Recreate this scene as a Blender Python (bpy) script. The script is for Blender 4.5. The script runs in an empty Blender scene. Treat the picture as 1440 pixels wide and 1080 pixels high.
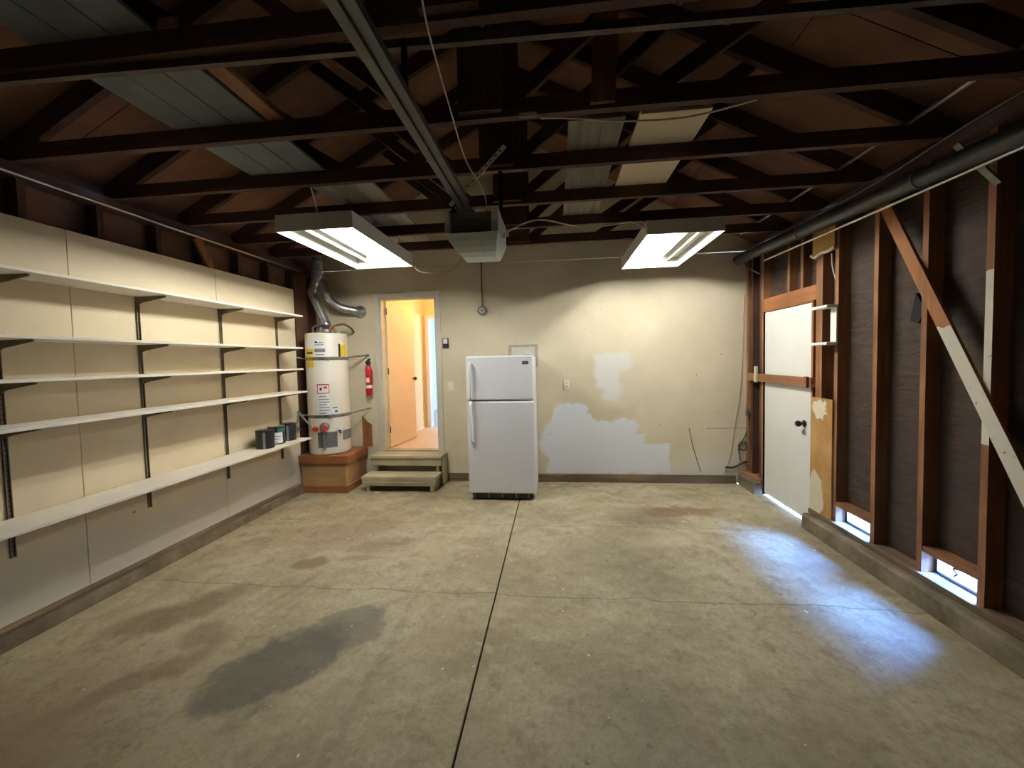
import bpy, bmesh, math, random
from mathutils import Matrix, Vector
random.seed(7)
scn = bpy.context.scene
COL = scn.collection

# ------------------------------------------------------------------ camera
F, CX, CY, YAW, PITCH, ROLL, EYE = 538.0, 725.2, 528.2, -.10338, .04229, .02241, 1.6
def cam_axes():
    cy, sy, cp, sp = math.cos(YAW), math.sin(YAW), math.cos(PITCH), math.sin(PITCH)
    fwd = Vector((sy*cp, cy*cp, -sp)); right = Vector((cy, -sy, 0)); down = fwd.cross(right)
    cr, sr = math.cos(ROLL), math.sin(ROLL)
    return cr*right+sr*down, -sr*right+cr*down, fwd
CR, CD, CF = cam_axes()
def px(x, y, ax, val):
    """photo pixel (1440x1080) -> point on the axis plane it touches"""
    d = CR*((x-CX)/F)+CD*((y-CY)/F)+CF
    o = Vector((0, 0, EYE)); t = (val-o[ax])/d[ax]
    return o+d*t
cam_d = bpy.data.cameras.new('camera'); cam = bpy.data.objects.new('camera', cam_d); COL.objects.link(cam)
cam_d.sensor_fit = 'HORIZONTAL'; cam_d.sensor_width = 36; cam_d.lens = F/1440*36
cam_d.shift_x = (720-CX)/1440; cam_d.shift_y = (CY-540)/1440
cam_d.clip_start = .02; cam_d.clip_end = 200
m = Matrix.Identity(4)
for i in range(3):
    m[i][0] = CR[i]; m[i][1] = -CD[i]; m[i][2] = -CF[i]
m[2][3] = EYE
cam.matrix_world = m
scn.camera = cam

# ------------------------------------------------------------------ sky, exposure
SKY = 250.0
TUBE = 112.0
HALL_W = 24.0
w = bpy.data.worlds.new('sky'); scn.world = w; w.use_nodes = True
nt = w.node_tree; nt.nodes.clear()
o_ = nt.nodes.new('ShaderNodeOutputWorld'); b_ = nt.nodes.new('ShaderNodeBackground')
s_ = nt.nodes.new('ShaderNodeTexSky'); s_.sky_type = 'NISHITA'; s_.sun_disc = False
s_.sun_elevation = math.radians(50); s_.sun_rotation = math.radians(250); s_.ozone_density = 8.0; s_.dust_density = 0; s_.altitude = 2000
tint = nt.nodes.new('ShaderNodeMix'); tint.data_type = 'RGBA'; tint.blend_type = 'MULTIPLY'; tint.inputs[0].default_value = 1
tint.inputs[7].default_value = (.62, .86, 1.25, 1)
nt.links.new(s_.outputs[0], tint.inputs[6]); nt.links.new(tint.outputs[2], b_.inputs[0]); nt.links.new(b_.outputs[0], o_.inputs[0])
b_.inputs[1].default_value = SKY
scn.view_settings.view_transform = 'Standard'; scn.view_settings.look = 'None'
scn.view_settings.gamma = 1; scn.view_settings.use_curve_mapping = False
scn.view_settings.exposure = 0.42

# ------------------------------------------------------------------ materials
def srgb(r, g, b):
    f = lambda c: c/12.92 if c <= .04045 else ((c+.055)/1.055)**2.4
    return (f(r/255), f(g/255), f(b/255), 1)
class NT:
    def __init__(s, name):
        s.m = bpy.data.materials.new(name); s.m.use_nodes = True; s.t = s.m.node_tree
        s.b = s.t.nodes['Principled BSDF']; s.geo = None
    def n(s, kind, **kw):
        x = s.t.nodes.new(kind)
        for k, v in kw.items(): setattr(x, k, v)
        return x
    def l(s, a, b): s.t.links.new(a, b)
    def pos(s):
        if not s.geo: s.geo = s.n('ShaderNodeNewGeometry')
        return s.geo.outputs['Position']
    def math(s, op, a, b=None, c=None, clamp=False):
        x = s.n('ShaderNodeMath', operation=op); x.use_clamp = clamp
        for i, v in enumerate((a, b, c)):
            if v is None: continue
            if hasattr(v, 'is_output'): s.l(v, x.inputs[i])
            else: x.inputs[i].default_value = v
        return x.outputs[0]
    def noise(s, vec, scale, detail=4, rough=.6, dist=0):
        x = s.n('ShaderNodeTexNoise'); x.inputs['Scale'].default_value = scale; x.inputs['Detail'].default_value = detail
        x.inputs['Roughness'].default_value = rough; x.inputs['Distortion'].default_value = dist
        if vec is not None: s.l(vec, x.inputs['Vector'])
        return x.outputs[0]
    def mapv(s, vec, scale=(1, 1, 1), loc=(0, 0, 0)):
        x = s.n('ShaderNodeMapping'); s.l(vec, x.inputs[0]); x.inputs['Scale'].default_value = scale; x.inputs['Location'].default_value = loc
        return x.outputs[0]
    def ramp(s, fac, stops):
        x = s.n('ShaderNodeValToRGB'); s.l(fac, x.inputs[0]); e = x.color_ramp.elements
        while len(e) < len(stops): e.new(.5)
        for i, (p, c) in enumerate(stops):
            e[i].position = p; e[i].color = c
        return x.outputs[0]
    def mix(s, fac, a, b, mode='MIX'):
        x = s.n('ShaderNodeMix', data_type='RGBA', blend_type=mode)
        for sock, v in ((x.inputs[0], fac), (x.inputs[6], a), (x.inputs[7], b)):
            if hasattr(v, 'is_output'): s.l(v, sock)
            else: sock.default_value = v
        return x.outputs[2]
    def step(s, v, a, b):
        x = s.n('ShaderNodeMapRange'); x.interpolation_type = 'SMOOTHSTEP'
        s.l(v, x.inputs[0]); x.inputs[1].default_value = a; x.inputs[2].default_value = b
        return x.outputs[0]
    def sep(s, v):
        x = s.n('ShaderNodeSeparateXYZ'); s.l(v, x.inputs[0]); return x.outputs
    def bump(s, h, dist=.004, st=.5):
        x = s.n('ShaderNodeBump'); s.l(h, x.inputs['Height']); x.inputs['Distance'].default_value = dist; x.inputs['Strength'].default_value = st
        s.l(x.outputs[0], s.b.inputs['Normal'])
    def col(s, c):
        if hasattr(c, 'is_output'): s.l(c, s.b.inputs['Base Color'])
        else: s.b.inputs['Base Color'].default_value = c
    def fin(s, rough=.6, metal=0, spec=None):
        s.b.inputs['Roughness'].default_value = rough; s.b.inputs['Metallic'].default_value = metal
        if spec is not None: s.b.inputs['Specular IOR Level'].default_value = spec
        return s.m
def scale_c(c, k): return (c[0]*k, c[1]*k, c[2]*k, 1)
def plain(name, c, rough=.55, metal=0, var=.12, ns=14):
    t = NT(name); n = t.noise(t.pos(), ns, 3)
    t.col(t.ramp(n, [(.3, scale_c(c, 1-var)), (.7, scale_c(c, 1+var))]))
    return t.fin(rough, metal)
def wood(name, c, axis, rough=.8, contrast=.45, paint=None):
    """grain along axis; paint = (colour, zlow, zhigh): leftover paint between two heights"""
    t = NT(name); sc = [26, 26, 26]; sc[axis] = 1.3
    v = t.mapv(t.pos(), tuple(sc)); n = t.noise(v, 1, 5, .62, .4); n2 = t.noise(t.pos(), 1.7, 2)
    col = t.ramp(n, [(.28, scale_c(c, 1-contrast)), (.5, c), (.75, scale_c(c, 1+contrast))])
    col = t.mix(t.step(n2, .35, .75), col, scale_c(c, .62), 'MIX')
    if paint:
        z = t.sep(t.pos())[2]; e = t.math('MULTIPLY_ADD', t.noise(t.pos(), 18, 4), .06, -.03); z = t.math('ADD', z, e)
        msk = t.math('MULTIPLY', t.math('GREATER_THAN', z, paint[1]), t.math('LESS_THAN', z, paint[2]))
        msk = t.math('MULTIPLY', msk, t.math('LESS_THAN', t.sep(t.geo.outputs['Normal'])[0], -.5))
        wear = t.step(t.noise(t.pos(), 30, 5), .28, .36)
        col = t.mix(t.math('MULTIPLY', msk, wear), col, paint[0])
    t.col(col); t.bump(n, .002, .4)
    return t.fin(rough, 0, .3)
M = {}
DARKW = srgb(80, 54, 43); STUDW = srgb(138, 95, 64); ROOFW = srgb(112, 76, 54)
for i, ax in enumerate('xyz'):
    M['dark_'+ax] = wood('dark_rafter_wood_'+ax, DARKW, i)
    M['stud_'+ax] = wood('raw_stud_wood_'+ax, STUDW, i)
    M['tan_'+ax] = wood('tan_painted_wood_'+ax, srgb(190, 180, 150), i, .7, .15)
    M['stand_'+ax] = wood('stand_redwood_'+ax, srgb(150, 96, 58), i, .7, .3)
    M['curb_'+ax] = wood('weathered_sill_wood_'+ax, srgb(112, 94, 72), i, .9, .6)
M['oldgrey'] = wood('grey_weathered_plank', srgb(128, 120, 106), 1, .9, .45)
M['greypaint'] = wood('grey_painted_plank', srgb(108, 112, 107), 1, .85, .12)
M['paleplank'] = wood('pale_plank', srgb(176, 166, 142), 1, .85, .2)
M['paint_stud'] = wood('stud_with_old_white_paint', STUDW, 2, .8, .4, (srgb(214, 208, 188), 1.08, 2.02))
M['paint_brace'] = wood('brace_with_old_white_paint', srgb(172, 116, 74), 2, .8, .4, (srgb(206, 200, 182), -1, 1.74))
M['roofply'] = plain('roof_plywood', ROOFW, .9, 0, .3, 3)
M['felt'] = None
def make_felt():
    t = NT('black_building_paper'); n = t.noise(t.mapv(t.pos(), (1, 2.6, 11)), 1, 5, .55, 2.2); n2 = t.noise(t.pos(), 2, 3)
    t.col(t.mix(n2, t.ramp(n, [(.3, srgb(46, 38, 32)), (.75, srgb(84, 69, 57))]), srgb(62, 48, 40)))
    t.bump(n, .02, .5); return t.fin(.8, 0, .3)
M['felt'] = make_felt()
M['white'] = plain('white_enamel', srgb(226, 227, 230), .3, 0, .02)
M['doorwhite'] = plain('white_door_paint', srgb(222, 222, 214), .5, 0, .03, 3)
M['shelf'] = plain('white_shelf_laminate', srgb(224, 218, 204), .5, 0, .05, 6)
M['bracket'] = plain('brown_bracket_steel', srgb(112, 103, 82), .5, .5, .15)
M['bracket_dark'] = plain('slot_shadow', srgb(58, 52, 42), .6, .3, .1)
M['galv'] = plain('galvanised_steel', srgb(150, 150, 148), .35, .9, .25, 20)
M['duct'] = plain('dull_flue_metal', srgb(170, 170, 168), .34, .85, .3, 16)
M['fixture'] = plain('fixture_white_metal', srgb(205, 204, 196), .45, 0, .03)
M['greymetal'] = plain('grey_painted_steel', srgb(126, 126, 122), .5, .3, .12)
M['rusty'] = plain('rusty_steel', srgb(70, 58, 50), .6, .4, .3)
M['rail'] = plain('rail_steel', srgb(88, 90, 88), .5, .5, .15)
M['openergrey'] = plain('opener_grey_shell', srgb(116, 114, 110), .5, .1, .08)
M['openerwhite'] = plain('opener_white_plastic', srgb(206, 210, 206), .4, 0, .04)
M['openerlens'] = plain('opener_pale_lens', srgb(190, 200, 196), .4, 0, .04)
M['black'] = plain('black_plastic', srgb(26, 26, 28), .4, 0, .2)
M['blackpipe'] = plain('black_drain_pipe', srgb(52, 54, 56), .42, 0, .2, 6)
M['dark'] = plain('dark_void', srgb(18, 16, 15), .9, 0, .1)
M['chrome'] = plain('dark_bronze_knob', srgb(60, 54, 46), .3, .8, .1)
M['steel'] = plain('bright_steel', srgb(190, 188, 180), .3, .9, .1)
M['red'] = plain('extinguisher_red', srgb(186, 28, 26), .35, 0, .06)
M['valve_red'] = plain('valve_red', srgb(190, 70, 60), .4, 0, .1)
M['paper'] = plain('label_paper', srgb(228, 230, 230), .6, 0, .03)
M['ink'] = plain('label_ink', srgb(120, 124, 130), .6, 0, .1)
M['inkdark'] = plain('label_dark_ink', srgb(40, 42, 46), .6, 0, .1)
M['yellow'] = plain('yellow_label', srgb(222, 196, 50), .6, 0, .05)
M['redink'] = plain('red_label_ink', srgb(196, 50, 36), .6, 0, .05)
M['blueink'] = plain('blue_label_ink', srgb(60, 110, 150), .6, 0, .05)
M['green'] = plain('green_label', srgb(40, 104, 88), .5, 0, .1)
M['tank'] = plain('tank_enamel', srgb(222, 218, 204), .4, 0, .03, 4)
M['cord'] = plain('pale_cord', srgb(186, 172, 150), .6, 0, .1)
M['copper'] = plain('tarnished_copper', srgb(150, 100, 72), .45, .7, .3)
M['ivory'] = plain('ivory_plate', srgb(232, 226, 206), .5, 0, .05)
M['orangetrim'] = plain('cream_door_paint', srgb(236, 214, 178), .5, 0, .03, 3)
M['casing'] = plain('door_casing_paint', srgb(206, 201, 184), .5, 0, .06, 6)
M['panelgrey'] = plain('panel_grey_paint', srgb(168, 164, 146), .7, 0, .1)
M['standply'] = wood('stand_plywood', srgb(178, 140, 98), 0, .8, .2)
M['hallwall'] = plain('hall_wall_paint', srgb(236, 212, 168), .8, 0, .03, 3)
M['hallfloor'] = plain('hall_vinyl_floor', srgb(214, 190, 160), .35, 0, .06, 30)
M['carpet'] = plain('grey_carpet', srgb(176, 172, 170), .95, 0, .1, 60)
M['roomwhite'] = plain('bedroom_white', srgb(226, 228, 230), .6, 0, .02)
M['ground'] = plain('outside_concrete', srgb(130, 128, 124), .9, 0, .1, 4)
M['foam'] = plain('off_white_insulation_board', srgb(206, 190, 158), .8, 0, .06, 5)
M['kraft'] = None
t = NT('dimming_curtain'); tr_ = t.n('ShaderNodeBsdfTranslucent'); tr_.inputs[0].default_value = (.3, .18, .085, 1)
t.l(tr_.outputs[0], t.t.nodes['Material Output'].inputs[0]); M['sheer'] = t.m  # brownish so the added curtain dims and warms the blue sky light
def emis(name, c, st):
    t = NT(name); t.col(c); t.b.inputs['Emission Color'].default_value = c; t.b.inputs['Emission Strength'].default_value = st
    return t.fin(.4)
M['tube_on'] = emis('lit_fluorescent_tube', (1.0, .995, .955, 1), TUBE)
M['tube_off'] = plain('dead_fluorescent_tube', srgb(226, 224, 206), .3, 0, .02)
M['lampglobe'] = emis('hall_lamp_globe', (1, .72, .36, 1), 8)

def mask(t, p, cx, cy, rx, ry, rot=0, soft=.35, axes=(0, 1)):
    """soft-edged ellipse on the (distorted) coordinates p"""
    a, b = p[axes[0]], p[axes[1]]
    c, s = math.cos(rot), math.sin(rot)
    dx = t.math('SUBTRACT', a, cx); dy = t.math('SUBTRACT', b, cy)
    u = t.math('ADD', t.math('MULTIPLY', dx, c/rx), t.math('MULTIPLY', dy, s/rx))
    v = t.math('ADD', t.math('MULTIPLY', dx, -s/ry), t.math('MULTIPLY', dy, c/ry))
    r = t.math('SQRT', t.math('ADD', t.math('MULTIPLY', u, u), t.math('MULTIPLY', v, v)))
    return t.math('SUBTRACT', 1, t.step(r, 1-soft, 1+soft*.5))
def distort(t, scale, amt, detail=4):
    x = t.n('ShaderNodeTexNoise'); x.inputs['Scale'].default_value = scale; x.inputs['Detail'].default_value = detail
    t.l(t.pos(), x.inputs['Vector'])
    v = t.n('ShaderNodeVectorMath', operation='SUBTRACT'); t.l(x.outputs['Color'], v.inputs[0]); v.inputs[1].default_value = (.5, .5, .5)
    k = t.n('ShaderNodeVectorMath', operation='SCALE'); t.l(v.outputs[0], k.inputs[0]); k.inputs[3].default_value = amt
    a = t.n('ShaderNodeVectorMath', operation='ADD'); t.l(t.pos(), a.inputs[0]); t.l(k.outputs[0], a.inputs[1])
    return t.sep(a.outputs[0])
def concrete_floor():
    t = NT('stained_concrete_floor')
    big = t.noise(t.pos(), 1.1, 7, .7); mid = t.noise(t.pos(), 4.5, 9, .75); fine = t.noise(t.pos(), 38, 6, .75)
    blot = t.noise(t.mapv(t.pos(), (1, 1, 1), (9, 4, 0)), 9, 8, .7, .6)
    c = t.ramp(big, [(.32, srgb(132, 120, 92)), (.52, srgb(172, 161, 132)), (.7, srgb(188, 180, 156))])
    c = t.mix(t.math('MULTIPLY', t.step(mid, .48, .68), .62), c, srgb(118, 106, 82))
    c = t.mix(t.math('MULTIPLY', t.step(blot, .52, .7), .5), c, srgb(108, 94, 70))
    c = t.mix(t.math('MULTIPLY', t.math('SUBTRACT', 1, t.step(blot, .3, .44)), .45), c, srgb(198, 188, 160))
    c = t.mix(t.math('MULTIPLY', t.step(fine, .46, .66), .45), c, srgb(122, 110, 88))
    p = distort(t, 3.2, .42, 6); q = distort(t, 7, .12, 5); o2 = distort(t, 6.5, .3, 9)
    def put(c, k, col, mk): return t.mix(t.math('MULTIPLY', mk, k), c, col)
    brown = srgb(92, 68, 44); oil = srgb(74, 72, 64); rust = srgb(112, 72, 50); pale = srgb(206, 196, 172)
    # brown grime towards the near left, and by the wall
    c = put(c, .72, srgb(106, 84, 54), mask(t, p, -2.35, 1.2, .9, .7, 0, .9))
    c = put(c, .6, brown, mask(t, p, -2.45, 2.2, .36, .16, .7, .5))
    c = put(c, .5, brown, mask(t, p, -2.1, 2.02, .14, .1, .2, .5))
    c = put(c, .5, brown, mask(t, p, -2.15, 1.72, .4, .1, .9, .6))
    # oil puddle, two lobes
    c = put(c, .78, oil, mask(t, o2, -1.5, 1.83, .36, .25, .85, .2))
    c = put(c, .62, srgb(88, 84, 76), mask(t, o2, -1.27, 2.12, .25, .19, .7, .22))
    # round rust stain and marks behind it
    c = put(c, .6, brown, mask(t, q, -1.98, 2.82, .15, .1, .3, .3))
    c = put(c, .45, rust, mask(t, q, -1.62, 2.92, .22, .05, .1, .5))
    c = put(c, .45, brown, mask(t, p, -1.5, 3.15, .3, .14, .2, .7))
    c = put(c, .35, rust, mask(t, p, -1.95, 3.5, .7, .5, .6, .9))
    c = put(c, .35, rust, mask(t, q, -1.86, 2.55, .035, .2, -.3, .6))
    # worn, scratched lighter area in front of the steps
    scr = t.step(t.noise(t.mapv(t.pos(), (3, 14, 1)), 1, 5, .7, 1.5), .5, .68)
    c = t.mix(t.math('MULTIPLY', t.math('MULTIPLY', mask(t, p, -1.1, 3.2, .5, .6, 0, .8), scr), .6), c, srgb(206, 186, 150))
    # right slab: dark rough stain
    c = put(c, .55, srgb(84, 72, 56), mask(t, p, .85, 3.85, .42, .3, .3, .6))
    c = put(c, .6, rust, mask(t, p, 1.3, 4.02, .42, .12, .1, .5))
    c = put(c, .4, srgb(100, 92, 76), mask(t, p, .5, 3.0, .6, .5, .5, .9))
    c = put(c, .3, pale, mask(t, p, .9, 3.35, .4, .14, .2, .8))
    c = put(c, .3, srgb(96, 88, 74), mask(t, p, .35, 1.6, .5, .5, .3, .9))
    # tyre / drip line on the left slab and cross cracks
    s = t.sep(t.pos())
    wob = t.math('MULTIPLY_ADD', t.noise(t.pos(), 5, 5), .12, -.06)
    ln = t.math('ABSOLUTE', t.math('SUBTRACT', t.math('ADD', s[0], wob), t.math('MULTIPLY_ADD', s[1], -.02, -.93)))
    lm = t.math('MULTIPLY', t.math('SUBTRACT', 1, t.step(ln, .01, .035)), t.math('LESS_THAN', s[1], 2.9))
    c = put(c, .3, srgb(96, 84, 64), t.math('MULTIPLY', lm, t.step(blot, .38, .56)))
    for yy, k in ((2.52, .55), (3.62, .4)):
        w2 = t.math('MULTIPLY_ADD', t.noise(t.pos(), 2.6, 6), .16, -.08)
        cr = t.math('ABSOLUTE', t.math('SUBTRACT', t.math('ADD', s[1], w2), yy))
        c = put(c, k, srgb(84, 76, 62), t.math('SUBTRACT', 1, t.step(cr, .002, .009)))
    # paint flecks
    fl = t.n('ShaderNodeTexVoronoi'); t.l(distort_vec(t, 20, .05), fl.inputs['Vector']); fl.inputs['Scale'].default_value = 9
    sel = t.math('MAXIMUM', t.math('LESS_THAN', t.noise(t.pos(), 2.2, 2), .46), mask(t, o2, -1.42, 1.95, .4, .2, .85, .2))
    c = t.mix(t.math('MULTIPLY', t.math('LESS_THAN', fl.outputs['Distance'], .075), sel), c, srgb(206, 200, 186))
    dk = t.n('ShaderNodeTexVoronoi'); t.l(distort_vec(t, 16, .08), dk.inputs['Vector']); dk.inputs['Scale'].default_value = 5
    c = t.mix(t.math('MULTIPLY', t.math('LESS_THAN', dk.outputs['Distance'], .06), .5), c, srgb(92, 80, 62))
    t.col(c); t.bump(fine, .003, .35)
    rr = t.n('ShaderNodeMapRange'); t.l(mid, rr.inputs[0]); rr.inputs[3].default_value = .5; rr.inputs[4].default_value = .85
    t.l(rr.outputs[0], t.b.inputs['Roughness'])
    t.b.inputs['Specular IOR Level'].default_value = .35
    return t.m
def distort_vec(t, scale, amt):
    x = t.n('ShaderNodeTexNoise'); x.inputs['Scale'].default_value = scale; t.l(t.pos(), x.inputs['Vector'])
    k = t.n('ShaderNodeVectorMath', operation='SCALE'); t.l(x.outputs['Color'], k.inputs[0]); k.inputs[3].default_value = amt
    a = t.n('ShaderNodeVectorMath', operation='ADD'); t.l(t.pos(), a.inputs[0]); t.l(k.outputs[0], a.inputs[1])
    return a.outputs[0]
M['floor'] = concrete_floor()
def back_wall():
    t = NT('cream_plaster_with_white_paint_patches')
    n = t.noise(t.pos(), 1.6, 5, .6); f = t.noise(t.pos(), 20, 4, .6)
    c = t.ramp(n, [(.3, srgb(208, 196, 166)), (.7, srgb(222, 211, 184))])
    c = t.mix(t.math('MULTIPLY', t.step(f, .6, .8), .2), c, srgb(150, 138, 110))
    p = distort(t, 6, .2, 9); z = t.sep(t.pos())
    def box(x0, x1, z0, z1, soft=.02):
        a = t.math('MULTIPLY', t.step(p[0], x0-soft, x0+soft), t.math('SUBTRACT', 1, t.step(p[0], x1-soft, x1+soft)))
        b = t.math('MULTIPLY', t.step(p[2], z0-soft, z0+soft), t.math('SUBTRACT', 1, t.step(p[2], z1-soft, z1+soft)))
        return t.math('MULTIPLY', a, b)
    def mx(*a):
        r = a[0]
        for k in a[1:]: r = t.math('MAXIMUM', r, k)
        return r
    big = mx(mask(t, p, .2, .55, .42, .4, .5, .08, (0, 2)), box(-.12, 1.43, .1, .5), box(.05, 1.0, .3, .8), box(.8, 1.12, .3, .62), box(.12, .43, .5, 1.03), mask(t, p, .14, .86, .2, .2, 0, .1, (0, 2)))
    small = mx(box(.52, .82, 1.2, 1.64, .03), box(.7, .94, 1.42, 1.64, .06), box(.62, .82, 1.06, 1.3, .04))
    c = t.mix(t.math('MULTIPLY', mask(t, p, .25, 1.3, .5, .35, -.5, .4, (0, 2)), .22), c, srgb(176, 164, 130))
    c = t.mix(t.math('MULTIPLY', box(.42, 1.05, .8, .95, .05), .3), c, srgb(186, 168, 128))
    c = t.mix(t.math('MULTIPLY', small, .8), c, srgb(220, 220, 216))
    c = t.mix(t.math('MULTIPLY', big, .94), c, srgb(226, 229, 232))
    c = t.mix(t.math('MULTIPLY', mask(t, p, 1.95, .12, .5, .3, 0, .8, (0, 2)), .7), c, srgb(214, 212, 204))
    # old shelf scar, nail holes, dirt
    v = t.n('ShaderNodeTexVoronoi'); t.l(t.pos(), v.inputs['Vector']); v.inputs['Scale'].default_value = 4.2
    c = t.mix(t.math('MULTIPLY', t.math('LESS_THAN', v.outputs['Distance'], .035), .6), c, srgb(92, 82, 64))
    cr = t.math('ABSOLUTE', t.math('SUBTRACT', z[2], .69)); cm = t.math('MULTIPLY', t.math('LESS_THAN', cr, .004), t.math('GREATER_THAN', z[0], 1.86))
    c = t.mix(t.math('MULTIPLY', cm, .6), c, srgb(110, 100, 80))
    t.col(c); t.bump(f, .002, .25)
    return t.fin(.75, 0, .3)
M['backwall'] = back_wall()
def left_wall():
    t = NT('cream_drywall_paint'); n = t.noise(t.pos(), 1.3, 5, .6); f = t.noise(t.pos(), 16, 4, .6)
    c = t.ramp(n, [(.3, srgb(206, 190, 158)), (.7, srgb(220, 206, 174))])
    z = t.math('ADD', t.sep(t.pos())[2], t.math('MULTIPLY', n, .25))
    c = t.mix(t.math('SUBTRACT', 1, t.step(z, .5, .72)), c, srgb(206, 200, 186))
    c = t.mix(t.math('MULTIPLY', t.step(f, .66, .82), .18), c, srgb(150, 130, 96))
    v = t.n('ShaderNodeTexVoronoi'); t.l(t.pos(), v.inputs['Vector']); v.inputs['Scale'].default_value = 2.6
    c = t.mix(t.math('MULTIPLY', t.math('LESS_THAN', v.outputs['Distance'], .03), .7), c, srgb(90, 78, 60))
    t.col(c); t.bump(f, .002, .2)
    return t.fin(.75, 0, .3)
M['leftwall'] = left_wall()
def kraft():
    t = NT('torn_brown_drywall_paper'); n = t.noise(t.pos(), 3, 5, .7); f = t.noise(t.pos(), 22, 4)
    c = t.ramp(n, [(.3, srgb(150, 110, 62)), (.7, srgb(190, 150, 96))])
    p = distort(t, 9, .08); c = t.mix(mask(t, p, 3.66, .32, .1, .22, 0, .1, (1, 2)), c, srgb(206, 194, 168))
    c = t.mix(mask(t, distort(t, 14, .16), 3.62, 1.1, .09, .085, .3, .1, (1, 2)), c, srgb(214, 206, 184))
    c = t.mix(t.math('MULTIPLY', t.step(f, .6, .8), .3), c, srgb(110, 80, 46))
    t.col(c); return t.fin(.9, 0, .2)
M['kraft'] = kraft()
def curb_concrete():
    t = NT('grimy_concrete_curb'); n = t.noise(t.pos(), 5, 6, .7); f = t.noise(t.pos(), 40, 3)
    c = t.ramp(n, [(.3, srgb(84, 74, 58)), (.55, srgb(122, 110, 90)), (.75, srgb(142, 132, 112))])
    t.col(c); t.bump(f, .003, .5); return t.fin(.9, 0, .2)
M['curb'] = curb_concrete()

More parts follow.
